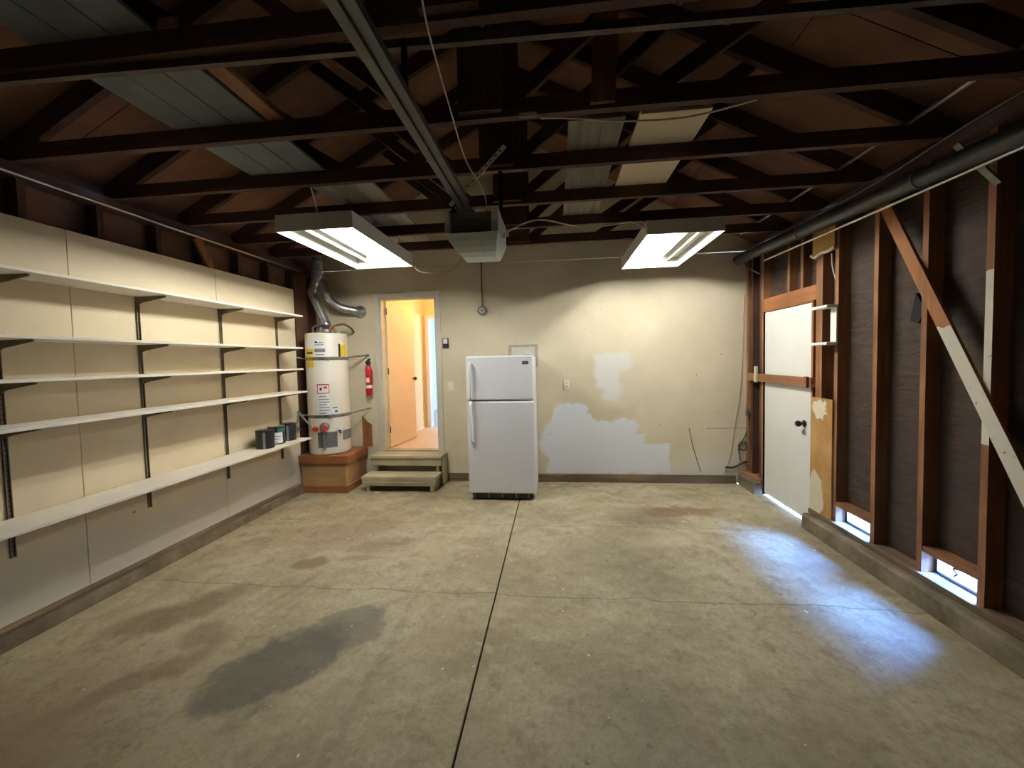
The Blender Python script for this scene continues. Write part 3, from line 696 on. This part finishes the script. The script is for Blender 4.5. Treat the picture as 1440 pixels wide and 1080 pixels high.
for k, z in enumerate(SZ):
    xe = -2.9 if k < 4 else -2.88
    o = box('shelf_board', 'shelf', None, XL+.014, xe, .55, [4.19, 4.17, 4.16, 4.21, 4.21][k], z-.019, z, .002, seg=1)
    tag(o, 'long white wall shelf, '+sn[k], 'shelf', 'white shelves on the left wall')

# containers on the lowest shelf
def can(x, y, r, hgt, label, mat, extra=None):
    z = SZ[4]; t = thing('paint_can', (x, y, z), label, 'can', 'cans on the lowest shelf')
    MB().lathe([(r*.97, 0), (r, .006), (r, hgt-.012), (r*1.03, hgt-.01), (r*1.03, hgt)], (x, y, z), 32).build('body', mat, t)
    MB().lathe([(r*.9, hgt), (r*.9, hgt+.004), (r*.75, hgt+.004), (r*.73, hgt+.001)], (x, y, z), 32).build('lid', 'steel' if extra else mat, t)
    fa = math.atan2(-y, -x)
    if extra:
        MB().arc((x, y), r, fa-.75, fa+.7, z+.015, z+hgt-.06).build('label', 'paper', t)
        MB().arc((x, y), r, fa+.1, fa+1.3, z+hgt-.056, z+hgt-.015).build('label', 'green', t, label='green label band')
        for q in range(3):
            MB().arc((x, y), r+.0016, fa-.45, fa+.5-.2*q, z+.085-.03*q, z+.093-.03*q, .0006).build('print', 'ink', t)
    else:
        MB().arc((x, y), r, fa-.25, fa+.02, z+.006, z+hgt-.014, .001).build('seam', 'greymetal', t)
    return t
can(-3.03, 3.68, .085, .185, 'plain black paint can beside the white labelled can', 'black')
can(-3.06, 3.885, .082, .19, 'dark can with a white label and green band', 'black', True)
can(-3.06, 4.07, .08, .19, 'plain black can next to the water heater', 'black')

# ------------------------------------------------------------------ fridge
fx0, fx1, fy = -1.005, -.24, 4.23
t = thing('refrigerator', ((fx0+fx1)/2, 4.55, 0), 'white top-freezer refrigerator standing against the back wall', 'refrigerator')
box('body', 'white', t, fx0+.008, fx1-.004, fy+.072, 4.9, .035, 1.635, .008)
fr = box('freezer_door', 'white', t, fx0, fx1, fy, fy+.066, 1.148, 1.645, .018, seg=3)
dr = box('fridge_door', 'white', t, fx0, fx1, fy, fy+.066, .085, 1.134, .018, seg=3)
def handle(z0, z1, par, flip):
    x = fx0+.055; y = fy-.045
    pts = [(x, fy+.002, z0), (x, y+.015, z0+.012), (x, y, z0+.045), (x, y-.004, (z0+z1)/2), (x, y, z1-.045), (x, y+.015, z1-.012), (x, fy+.002, z1)]
    o = MB().tube(curve_pts(pts, 4), .016, 10).build('handle', 'white', None); fixchild(o, par)
handle(1.165, 1.57, fr, 0); handle(.68, 1.118, dr, 1)
o = box('badge', 'inkdark', None, fx1-.125, fx1-.055, fy-.003, fy+.001, 1.545, 1.58, .001, seg=1); fixchild(o, fr)
o = box('badge_lettering', 'ink', None, fx1-.115, fx1-.065, fy-.0036, fy-.0028, 1.559, 1.566); fixchild(o, fr)
box('hinge_cover', 'white', t, fx1-.09, fx1-.01, fy+.01, fy+.1, 1.646, 1.662, .004)
box('toe_grille', 'black', t, fx0+.04, fx1-.03, fy+.03, fy+.07, .025, .08)
for x in (fx0+.06, fx0+.22, fx0+.38, fx0+.54, fx0+.68):
    box('grille_slat', 'greymetal', t, x-.008, x+.008, fy+.026, fy+.03, .028, .078)
for x in (fx0+.07, fx1-.07):
    for y in (fy+.12, 4.84): MB().lathe([(.02, 0), (.02, .035)], (x, y, 0), 14).build('foot', 'black', t)

# ------------------------------------------------------------------ heater stand
t = thing('heater_stand', (-2.88, 4.67, 0), 'reddish wooden box stand under the water heater', 'stand')
hx0, hx1, hy0, hy1, hzt = -3.19, -2.565, 4.4, 4.92, .465
box('panel', 'standply', t, hx0+.02, hx1-.02, hy0+.018, hy0+.03, .09, hzt-.1)
box('panel', 'standply', t, hx1-.03, hx1-.018, hy0+.03, hy1, .09, hzt-.1)
box('panel', 'standply', t, hx0+.02, hx0+.032, hy0+.03, hy1, .09, hzt-.1)
box('rim_board', 'stand_x', t, hx0-.0, hx1+.012, hy0-.005, hy0+.03, hzt-.1, hzt, .003)
box('rim_board', 'stand_y', t, hx1-.025, hx1+.012, hy0+.031, hy1, hzt-.1, hzt, .003)
box('rim_board', 'stand_y', t, hx0, hx0+.03, hy0+.031, hy1, hzt-.1, hzt, .003)
box('base_board', 'stand_x', t, hx0+.01, hx1, hy0, hy0+.03, 0, .09, .003)
box('base_board', 'stand_y', t, hx1-.03, hx1, hy0+.031, hy1, 0, .09, .003)
box('deck', 'stand_x', t, hx0+.032, hx1-.027, hy0+.032, hy1, hzt-.03, hzt-.004)
box('corner_bead', 'cord', t, hx1-.02, hx1-.014, hy0+.012, hy0+.018, .09, hzt-.1)

# ------------------------------------------------------------------ water heater
hc = (-2.925, 4.672); hr = .25; hb, ht = hzt, 1.985
fa = math.atan2(-hc[1], -hc[0])
wh = thing('water_heater', (hc[0], hc[1], hb), 'tall white water heater strapped to the wall on its wooden stand', 'water heater')
MB().lathe([(hr-.01, 0), (hr, .01), (hr, ht-hb-.02), (hr-.006, ht-hb-.006), (hr-.03, ht-hb)], (hc[0], hc[1], hb), 56).build('tank', 'tank', wh)
def ang(p): return fa+math.asin(max(-.98, min(.98, (p-460.5)/31.5)))
def hzy(y): return px(460, y, 1, 4.43).z
def lab(p0, p1, y0, y1, mat, name='label', lift=0, lb=None):
    return MB().arc(hc, hr+lift, ang(p0), ang(p1), hzy(y1), hzy(y0), .0012).build(name, mat, wh, label=lb)
lab(442, 458, 477, 503, 'paper'); lab(432.5, 440.5, 478, 489, 'paper')
for y in (481, 484, 498): lab(444, 456, y, y+1.2, 'ink', 'print', .0013)
lab(443, 458, 490, 495, 'ink', 'print', .0013); lab(444, 447, 479.5, 482, 'inkdark', 'print', .0014)
lab(432, 441, 490, 516, 'yellow', lb='yellow energy label'); lab(432.5, 440.5, 494.5, 497, 'inkdark', 'print', .0013)
lab(478, 487.5, 484, 501, 'yellow', lb='yellow warning label'); lab(476.5, 479.5, 483, 502, 'inkdark', 'label_edge', .0003)
lab(444.5, 461.5, 540, 553.5, 'redink', 'label_border'); lab(445.5, 460.5, 541.8, 552.5, 'paper', 'label', .0013)
lab(448, 451, 545, 549, 'inkdark', 'print', .0026); lab(453.5, 458.5, 543.5, 546.5, 'redink', 'print', .0026)
lab(445, 462, 555, 585, 'paper')
for k in range(7): lab(446, 461 if k % 3 else 457, 557+k*3.9, 558.2+k*3.9, 'ink', 'print', .0013)
lab(464, 473, 573, 582, 'paper'); lab(465, 472, 573.5, 575, 'blueink', 'print', .0013); lab(468, 472, 578, 581, 'blueink', 'print', .0013)
lab(442.5, 470, 608, 630, 'greypaint', 'access_panel', 0); lab(478, 491, 608, 622, 'ink', 'rating_plate')
# straps with their wall struts
for zc, y in ((hzy(504), 504), (hzy(586), 586)):
    sp = MB().arc(hc, hr, 0, 2*math.pi, zc-.02, zc+.02, .003, 48).build('strap', 'galv', wh)
    bt = MB().beam((hc[0]+math.cos(fa)*(hr+.012), hc[1]+math.sin(fa)*(hr+.012), zc-.02), (hc[0]+math.cos(fa)*(hr+.012), hc[1]+math.sin(fa)*(hr+.012), zc+.015), .05, .016, (1, 0, 0)).build('clamp', 'steel', None); fixchild(bt, sp)
    st = MB().tube([(hc[0]+hr*.9, hc[1]-.1, zc), (hc[0]+hr+.03, hc[1]+.02, zc+.01), (hc[0]+hr+.17, YB-.002, zc+.04)], .011, 8).build('strut', 'galv', None); fixchild(st, sp)
    st = MB().tube([(hc[0]-hr*.9, hc[1]-.12, zc), (-3.21, hc[1]-.2, zc+.02)], .011, 8).build('strut', 'galv', None); fixchild(st, sp)
# gas valve, controls, pipes
def onsurf(p, y, out): a_ = ang(p); return (hc[0]+math.cos(a_)*(hr+out), hc[1]+math.sin(a_)*(hr+out), hzy(y))
vv = MB().tube([onsurf(453, 600, -.005), onsurf(453, 600, .03), onsurf(453, 600, .05), onsurf(453, 600, .075)], [.055, .055, .04, .035], 18).build('gas_valve', 'greymetal', wh)
kn = MB().tube([onsurf(455, 601, .07), onsurf(455, 601, .095)], .034, 16).build('dial', 'valve_red', None); fixchild(kn, vv)
kn = MB().tube([onsurf(441, 603, .0), onsurf(441, 603, .04)], .03, 14).build('reset_cap', 'valve_red', None); fixchild(kn, vv)
MB().tube([onsurf(452, 606, .03), onsurf(452, 618, .025), onsurf(452, 633, .02)], .012, 8).build('burner_pipe', 'greymetal', wh)
MB().tube([onsurf(472, 606, -.004), onsurf(472, 606, .012)], .024, 14).build('drain_flange', 'white', wh)
MB().tube([onsurf(472.5, 607, .012), onsurf(472.5, 607, .04), (onsurf(472.5, 611, .045))], .011, 10).build('drain_valve', 'black', wh)
MB().tube(curve_pts([onsurf(436, 600, .02), (hc[0]-.27, 4.45, 1.0), (-3.17, 4.42, .98), (-3.19, 4.41, .87), (-3.17, 4.4, .8), (-3.205, 4.48, .78)], 6), .011, 8).build('gas_hose', 'greymetal', wh)
# fittings and draught hood on top
MB().lathe([(.12, .0), (.12, .035), (.075, .085), (.062, .1), (.062, .13)], (hc[0], hc[1], ht+.012), 28).build('draught_hood', 'duct', wh)
for k in range(4):
    a_ = k*math.pi/2+.6
    MB().tube([(hc[0]+.11*math.cos(a_), hc[1]+.11*math.sin(a_), ht-.005), (hc[0]+.11*math.cos(a_), hc[1]+.11*math.sin(a_), ht+.03)], .006, 6).build('hood_leg', 'steel', wh)
MB().tube(curve_pts([(hc[0]-.12, hc[1]-.08, ht-.01), (hc[0]-.12, hc[1]-.08, ht+.08), (hc[0]-.1, hc[1]+.06, ht+.12), (hc[0]-.1, YB-.005, ht+.12)], 6), .012, 8).build('water_pipe', 'steel', wh)
MB().tube(curve_pts([(hc[0]+.1, hc[1]-.06, ht-.01), (hc[0]+.1, hc[1]-.06, ht+.07), (hc[0]+.2, hc[1]+.05, ht+.12), (hc[0]+.27, hc[1]+.12, ht+.07), (hc[0]+.22, YB-.005, ht+.03)], 6), .014, 8).build('water_pipe', 'copper', wh)
MB().tube([(hc[0]+.02, hc[1]-.15, ht-.01), (hc[0]+.02, hc[1]-.15, ht+.05), (hc[0]+.02, hc[1]-.15, ht+.065)], [.014, .014, .024], 10).build('relief_valve', 'steel', wh)
# flue
def ringed(pts, r, step=.03, amp=.003):
    P = curve_pts(pts, 8); out = [P[0]]; 
    for a_, b_ in zip(P, P[1:]):
        n = max(1, int((b_-a_).length/.012))
        for k in range(1, n+1): out.append(a_.lerp(b_, k/n))
    return out, [r+amp*(1 if (i//2) % 2 else -1) for i in range(len(out))]
fl_ = thing('flue_duct', (hc[0], hc[1], ht+.13), 'dull metal flue duct rising with elbows from the water heater', 'flue')
zf = ht+.145
MB().tube([(hc[0], hc[1], zf-.01), (hc[0]-.02, hc[1], zf+.03), (-3.075, 4.67, 2.47), (-3.085, 4.67, 2.5), (-3.085, 4.67, 2.53), (-3.075, 4.67, 2.56), (-3.03, 4.68, 2.7)], .055, 18).build('lower_pipe', 'duct', fl_)
p_, r_ = ringed([(-3.03, 4.68, 2.68), (-3.02, 4.68, 2.8), (-3.015, 4.68, 2.92)], .066); MB().tube(p_, r_, 18).build('wye', 'duct', fl_)
MB().tube([(-3.015, 4.68, 2.91), (-3.015, 4.68, 3.02)], .056, 18).build('upper_pipe', 'duct', fl_)
MB().tube(curve_pts([(-3.0, 4.72, 2.72), (-2.95, 4.73, 2.55), (-2.9, 4.75, 2.42), (-2.78, 4.8, 2.33), (-2.62, 4.9, 2.29), (-2.6, YB-.002, 2.285)], 6), .052, 18).build('branch_pipe', 'duct', fl_)
MB().tube([(-2.6, YB-.012, 2.285), (-2.6, YB, 2.285)], .085, 22).build('wall_collar', 'duct', fl_)
for z in (2.505,):
    MB().tube([(-3.07, 4.67, z-.045), (-3.09, 4.67, z), (-3.075, 4.67, z+.05)], .059, 18).build('elbow', 'steel', fl_)
# scrap boards leaning behind the heater
o = MB().prism([(-2.63, hzt), (-2.5, hzt), (-2.5, .76), (-2.56, .8), (-2.63, .88)], 1, YB-.016, YB-.001).build('scrap_board', 'stand_z'); tag(o, 'torn brown board standing behind the water heater', 'board')

# ------------------------------------------------------------------ steps
t = thing('wooden_steps', (-1.93, 4.7, 0), 'two tan painted wooden steps below the doorway', 'steps')
sx0, sx1 = -2.41, -1.455
for y0, y1 in ((4.69, 4.815), (4.82, 4.935)): box('tread', 'tan_x', t, sx0-.005, sx1, y0, y1, .355, .393, .004)
box('apron', 'tan_x', t, sx0, sx1-.012, 4.705, 4.725, .262, .354, .003)
for y0, y1 in ((4.45, 4.57), (4.575, 4.69)): box('tread', 'tan_x', t, sx0, sx1-.005, y0, y1, .155, .195, .004)
box('apron', 'tan_x', t, sx0+.005, sx1-.012, 4.452, 4.472, .108, .154, .003)
box('apron', 'tan_x', t, sx0+.01, sx1-.02, 4.458, 4.474, .08, .107, .003)
for x in (sx0+.05, sx1-.09):
    box('stringer', 'tan_y', t, x, x+.038, 4.475, 4.935, 0, .154, .002); box('stringer', 'tan_y', t, x, x+.038, 4.727, 4.935, .155, .354, .002)
box('side_panel', 'tan_y', t, sx1-.011, sx1-.001, 4.73, 4.935, .005, .354)
# ------------------------------------------------------------------ small things on the back wall
ex, ey = -2.487, YB-.06
t = thing('fire_extinguisher', (ex, ey, 1.17), 'small red fire extinguisher hung beside the doorway', 'fire extinguisher')
MB().lathe([(.036, 0), (.042, .01), (.042, .33), (.034, .365), (.02, .385), (.018, .4)], (ex, ey, 1.17), 24).build('cylinder', 'red', t)
MB().arc((ex, ey), .0425, -math.pi/2-.9, -math.pi/2+1.4, 1.26, 1.3, .001).build('label', 'paper', t)
MB().arc((ex, ey), .0425, -math.pi/2-.6, -math.pi/2+.6, 1.34, 1.4, .001).build('label', 'paper', t)
box('base_ring', 'greymetal', t, ex-.036, ex+.036, ey-.036, ey+.036, 1.155, 1.17, .012)
MB().lathe([(.02, 0), (.03, .01), (.03, .04), (.02, .06)], (ex, ey, 1.57), 16).build('valve', 'black', t)
MB().beam((ex, ey-.06, 1.6), (ex, ey+.03, 1.65), .012, .03).build('lever', 'black', t)
box('wall_bracket', 'greymetal', t, ex-.03, ex+.03, ey+.04, YB, 1.3, 1.5)

t = thing('wall_button', (-1.432, YB, 1.77), 'black wall button box with white top beside the door casing', 'button')
box('case', 'black', t, -1.472, -1.392, YB-.025, YB, 1.77, 1.9, .006); box('button', 'paper', t, -1.46, -1.404, YB-.031, YB-.025, 1.825, 1.89, .003)
def plate(x, z, label, cat, kind):
    t = thing('light_switch' if kind == 's' else 'wall_outlet', (x, YB, z-.06), label, cat)
    box('plate', 'ivory', t, x-.038, x+.038, YB-.014, YB, z-.06, z+.06, .003)
    if kind == 's': box('toggle', 'ivory', t, x-.006, x+.006, YB-.026, YB-.014, z-.012, z+.014, .002)
    else:
        for dz in (-.024, .024):
            s = box('socket', 'ivory', t, x-.018, x+.018, YB-.016, YB-.014, z+dz-.015, z+dz+.015, .001, seg=1)
            for dx in (-.006, .006):
                o = box('slot', 'dark', None, x+dx-.0025, x+dx+.0025, YB-.0167, YB-.0158, z+dz-.006, z+dz+.007); fixchild(o, s)
plate(-1.38, 1.265, 'ivory light switch between the doorway and the refrigerator', 'switch', 's')
plate(.143, 1.26, 'ivory wall outlet between the refrigerator and white paint patch', 'outlet', 'o')
t = thing('access_panel', (-.41, YB, 1.5), 'painted-over square panel on the wall behind the refrigerator', 'wall panel')
box('cover', 'panelgrey', t, -.6, -.22, YB-.006, YB, 1.5, 1.79, .002, seg=1)
box('frame', 'casing', t, -.56, -.26, YB-.009, YB-.006, 1.53, 1.755, .002, seg=1)
t = thing('pendant_box', (-.93, YB-.03, 2.2), 'round metal box on a thin vertical conduit on the back wall', 'electrical box')
MB().tube([(-.93, YB-.014, 2.3), (-.93, YB-.014, 2.97)], .009, 8).build('conduit', 'copper', t)
MB().lathe([(.062, 0), (.062, -.03), (.05, -.036), (.022, -.038), (.02, -.06), (.006, -.062)], (-.93, YB, 2.244), 28, 1).build('box', 'greymetal', t)
MB().lathe([(.034, -.0365), (.034, -.046), (.022, -.05)], (-.93, YB, 2.244), 24, 1).build('lamp_socket', 'ivory', t)
MB().lathe([(.009, 0), (.009, .02)], (-.93, YB-.014, 2.29), 10).build('connector', 'greymetal', t)
def cable(name, pts, r, mat, label, n=8, cat='wire'):
    return tag(MB().tube(curve_pts(pts, n), r, 6).build(name, mat), label, cat)
def wp(x, y, off=.006): p = px(x, y, 1, YB-off); return tuple(p)
cable('wall_cable', [wp(1047, 415), wp(1044, 500), wp(1040, 560), wp(1033, 600), wp(1027, 640), wp(1019, 664)], .004, 'cord', 'thin pale cable hanging down the back wall near the corner')
cable('loose_rod', [wp(969, 602, .012), wp(975, 630, .012), wp(986, 664, .012)], .005, 'greymetal', 'thin bent rod leaning on the back wall', 6, 'rod')
cable('hose_end', [wp(1020, 657, .03), wp(1032, 657, .03), wp(1046, 650, .02), (2.37, YB-.02, .28)], [.013]*25, 'black', 'short black hose sticking out of the corner studs', 8, 'hose')
cable('black_cord', [(2.34, YB-.02, .68), wp(1046, 617, .02), wp(1039, 625, .02), wp(1041, 632, .02), wp(1049, 632, .02), wp(1047, 620, .02), wp(1039, 630, .02), wp(1041, 648, .02)], .006, 'black', 'coiled black cord hanging by the corner studs')
t = thing('corner_valve', (2.33, 4.86, .86), 'small brass valve fixed to the corner stud', 'valve')
MB().tube([(2.326, 4.86, .9), (2.28, 4.86, .9)], .013, 8).build('stem', 'copper', t); MB().tube([(2.29, 4.86, .86), (2.29, 4.86, .94)], .016, 8).build('body', 'steel', t)

# small white wall bracket between the studs
t = thing('towel_holder', (2.3, 3.53, 1.66), 'white wooden holder nailed between two studs beside the door', 'holder')
box('arm', 'doorwhite', t, 2.24, 2.328, 3.43, 3.62, 1.97, 1.995, .006); box('arm', 'doorwhite', t, 2.24, 2.328, 3.43, 3.635, 1.662, 1.687, .006)
box('back_board', 'doorwhite', t, 2.316, 2.328, 3.431, 3.5, 1.687, 1.97, .002)
cable('stud_wire', [(2.36, 3.56, 2.44), (2.36, 3.55, 2.33), (2.35, 3.49, 2.2), (2.36, 3.472, 2.1)], .005, 'cord', 'pale wire hanging between the studs above the white holder')

# ------------------------------------------------------------------ pipes along the side walls
t = thing('drain_pipe', (2.2, 3.0, 2.7), 'fat black drain pipe running along the top of the right wall', 'pipe')
pa, pb = px(1068, 352, 0, 2.2), px(1440, 187, 0, 2.2)
d = (pb-pa).normalized(); pz = lambda y: pa.z+(pb.z-pa.z)*(y-pa.y)/(pb.y-pa.y)
MB().tube([(2.2, 4.9, pz(4.9)), (2.2, 4.3, pz(4.3)), (2.2, 3.0, pz(3.0)), (2.2, YF+.02, pz(YF))], .056, 20).build('pipe', 'blackpipe', t)
for y in (2.582, 3.704, .88):
    MB().tube([(2.2+.06*math.cos(a), y, pz(y)+.06*math.sin(a)) for a in [math.radians(k) for k in range(90, 451, 20)]], .005, 6, False).build('hanger', 'greymetal', t)
pa2, pb2 = px(1087, 361, 0, 2.2), px(1368, 238, 0, 2.2)
pz2 = lambda y: pa2.z+(pb2.z-pa2.z)*(y-pa2.y)/(pb2.y-pa2.y)
o = MB().tube([(2.2, 4.3, pz2(4.3)), (2.2, 3, pz2(3)), (2.2, 1.0, pz2(1.0))], .009, 8).build('conduit', 'steel'); tag(o, 'thin bright conduit strung just below the black drain pipe', 'conduit')
o = MB().beam(tuple(px(1345, 203, 1, 2.36)), tuple(px(1405, 258, 0, 2.32)), .035, .012, (0, 1, 0)).build('pipe_bracket', 'greymetal'); tag(o, 'slanted metal strap bracing the black drain pipe to a stud', 'bracket')
o = MB().tube([(2.1, 4.6, 2.953), (2.12, 2.2, 2.953), (2.13, .2, 2.953)], .012, 8).build('conduit', 'steel'); tag(o, 'pale conduit lying across the tops of the truss chords', 'conduit')
o = MB().tube([(-3.19, 4.58, 2.775), (-3.19, 3, 2.77), (-3.19, 1.9, 2.775), (-3.19, -1, 2.775)], .008, 8).build('conduit', 'steel'); tag(o, 'thin pale conduit along the top of the left wall', 'conduit')
o = MB().prism([(-.012, 0), (.012, 0), (.012, .004), (-.008, .004), (-.008, .032), (-.012, .032)], 0, -2.4, 2.6, ).build('angle_iron', 'rusty'); o.location = (-.5, 1.496, 2.817); o.rotation_euler = (0, 0, math.radians(1.5)); tag(o, 'long steel angle bar fixed under the sixth truss', 'angle bar')

# ------------------------------------------------------------------ boards stored on the truss chords
def loft(name, mat, x0, x1, y0, y1, label, group=None, th=.02):
    return tag(box(name, mat, None, x0, x1, y0, y1, ZT+.0905, ZT+.0905+th, .002, seg=1), label, 'board', group)
for k in range(3):
    loft('loft_plank', 'greypaint', -2.12+k*.185, -1.94+k*.185, .1, 2.63, 'wide grey painted plank on the trusses, '+['on the left wall side of three', 'middle one of three', 'beside the reddish lumber'][k], 'grey planks on the trusses')
for k in range(3):
    loft('loft_plank', 'paleplank', -1.82+k*.165, -1.665+k*.165, 2.66, 4.3, 'pale bare plank on the trusses behind the grey planks, '+['left wall side', 'middle one', 'garage opener side'][k], 'pale planks on the trusses')
loft('loft_plank', 'oldgrey', .1, .418, 2.25, 3.75, 'wide weathered grey plank lying beside the cream board on the trusses')
loft('loft_board', 'foam', .495, .88, 2.24, 3.3, 'smooth cream board lying across the truss chords')
loft('loft_lumber', 'stud_y', -1.545, -1.455, 1.42, 2.12, 'reddish length of lumber beside the grey planks on the trusses', None, .04)

# ------------------------------------------------------------------ garage door opener
ox0, ox1, oy, ozt = -.675, -.335, 2.4, 2.535
opener = t = thing('garage_door_opener', ((ox0+ox1)/2, 2.58, 2.28), 'grey garage door opener with white light cover hung from the trusses', 'door opener')
def sweep(name, mat, prof, x0, x1, inset=0): return MB().prism(prof, 0, x0, x1).build(name, mat, t)
sweep('shell', 'openergrey', [(2.42, ozt), (2.436, 2.5), (2.442, 2.46), (2.43, 2.42), (2.405, 2.395), (2.75, 2.395), (2.75, ozt)], ox0+.03, ox1-.045)
for a0, a1 in ((ox0, ox0+.029), (ox1-.044, ox1)):
    sweep('end_cap', 'openerwhite', [(2.385, ozt+.008), (2.388, 2.46), (2.372, 2.396), (2.76, 2.396), (2.76, ozt+.008)], a0, a1)
prof = [(2.372, 2.3945), (2.4, 2.355), (2.43, 2.325), (2.47, 2.3), (2.54, 2.286), (2.68, 2.286), (2.74, 2.32), (2.75, 2.3945)]
ins = [(0, 0), (.022, .012), (.042, .022), (.06, .03), (.075, .04), (.075, .04), (.05, .03), (0, 0)]
vs = [(ox0+a_, y_, z_) for (y_, z_), (a_, b_) in zip(prof, ins)]+[(ox1-b_, y_, z_) for (y_, z_), (a_, b_) in zip(prof, ins)]
n_ = len(prof)
MB().add(vs, [tuple(range(n_)), tuple(range(2*n_-1, n_-1, -1))]+[(k, (k+1) % n_, n_+(k+1) % n_, n_+k) for k in range(n_)]).build('light_cover', 'openerlens', t)
for k in range(14):
    x = ox0+.055+k*.0178
    MB().beam((x, 2.404, 2.4), (x, 2.43, 2.426), .004, .008, (0, 0, 1)).build('vent_slot', 'dark', t)
MB().lathe([(.009, 0), (.009, -.004)], (ox1-.01, 2.4, 2.5), 12, 1).build('button', 'dark', t)
box('rail_bracket', 'greymetal', t, -.6, -.49, 2.38, 2.72, ozt+.001, ozt+.012)
for x in (ox0+.012, ox1-.005):
    box('hanger_strap', 'dark', t, x-.014, x+.014, 2.57, 2.575, ozt, ZT+.04)
e0, e1 = px(633, 289, 1, 2.505), px(710, 205, 1, 2.505)
MB().beam(tuple(e0), tuple(e1), .004, .028, (0, 1, 0)).build('perforated_brace', 'ivory', t)
b = MB(); 
for k in range(1, 12):
    c = e0.lerp(e1, k/12); b.box(c.x-.006, c.x+.006, 2.5005, 2.5029, c.z-.004, c.z+.004)
b.build('brace_holes', 'dark', t)['kind'] = 'stuff'
rl = thing('opener_rail', (-.54, .7, 2.55), 'long grey steel rail running from the garage door opener', 'rail')
b = MB(); b.box(-.585, -.505, YF+.06, 2.379, 2.549, 2.556).box(-.575, -.515, YF+.06, 2.379, 2.556, 2.6); b.build('track', 'rail', rl)
MB().tube([(-.545, YF+.06, 2.545), (-.545, 2.38, 2.545)], .004, 6).build('chain', 'dark', rl)
box('rail_hanger', 'dark', rl, -.556, -.534, 1.44, 1.45, 2.6, 2.815)

# ------------------------------------------------------------------ loose cords under the roof
def zp(x, y, z): return tuple(px(x, y, 2, z))
def cord(pts, r, mat, parent, lb): MB().tube(curve_pts(pts, 8), r, 6).build('cord', mat, parent, label=lb)
cord([zp(588, -30, 2.82), zp(604, 50, 2.8), zp(632, 150, 2.76), zp(655, 225, 2.7), zp(680, 270, 2.62), (-.42, 2.5, 2.54)], .004, 'cord', opener, 'thin pale cord')
cord([(FL[1], 3.9, 2.64), (-1.42, 3.96, 2.56), (-1.3, 4.05, 2.55), (-1.1, 4.2, 2.62), (-.95, 4.227, 2.84)], .006, 'cord', lightL, 'looping pale cord')
cord([(-.33, 2.6, 2.42), (-.3, 2.62, 2.47), (-.1, 2.8, 2.6), (.2, 3.0, 2.6), (.45, 3.12, 2.64), (.62, 3.2, 2.68), (.768, 3.36, 2.68)], .006, 'cord', lightR, 'looping pale cord')
cord([(-1.75, 2.75, 2.727), (-1.75, 2.7, 2.85), (-1.73, 2.64, 2.9), (-1.7, 2.61, 2.9)], .006, 'cord', lightL, 'short pale cord')
cable('roof_wire', [zp(760, 166, 2.84), zp(800, 166, 2.83), zp(870, 170, 2.82), zp(940, 168, 2.82), zp(990, 160, 2.83), zp(1064, 140, 2.845)], .005, 'cord', 'pale wire sagging below the fifth roof truss', 8, 'wire')
cable('roof_wire', [(2.3, 4.6, 2.5), (2.25, 4.75, 2.6), (2.28, 4.92, 2.72)], .01, 'greymetal', 'grey cable looping across the top of the far corner', 8, 'wire')
cable('roof_wire', [(2.28, 3.9, 2.79), (2.28, 3.0, 2.79), (2.27, 2.4, 2.83), (2.27, 1.8, 2.84)], .005, 'greymetal', 'grey wire running along above the black drain pipe', 8, 'wire')
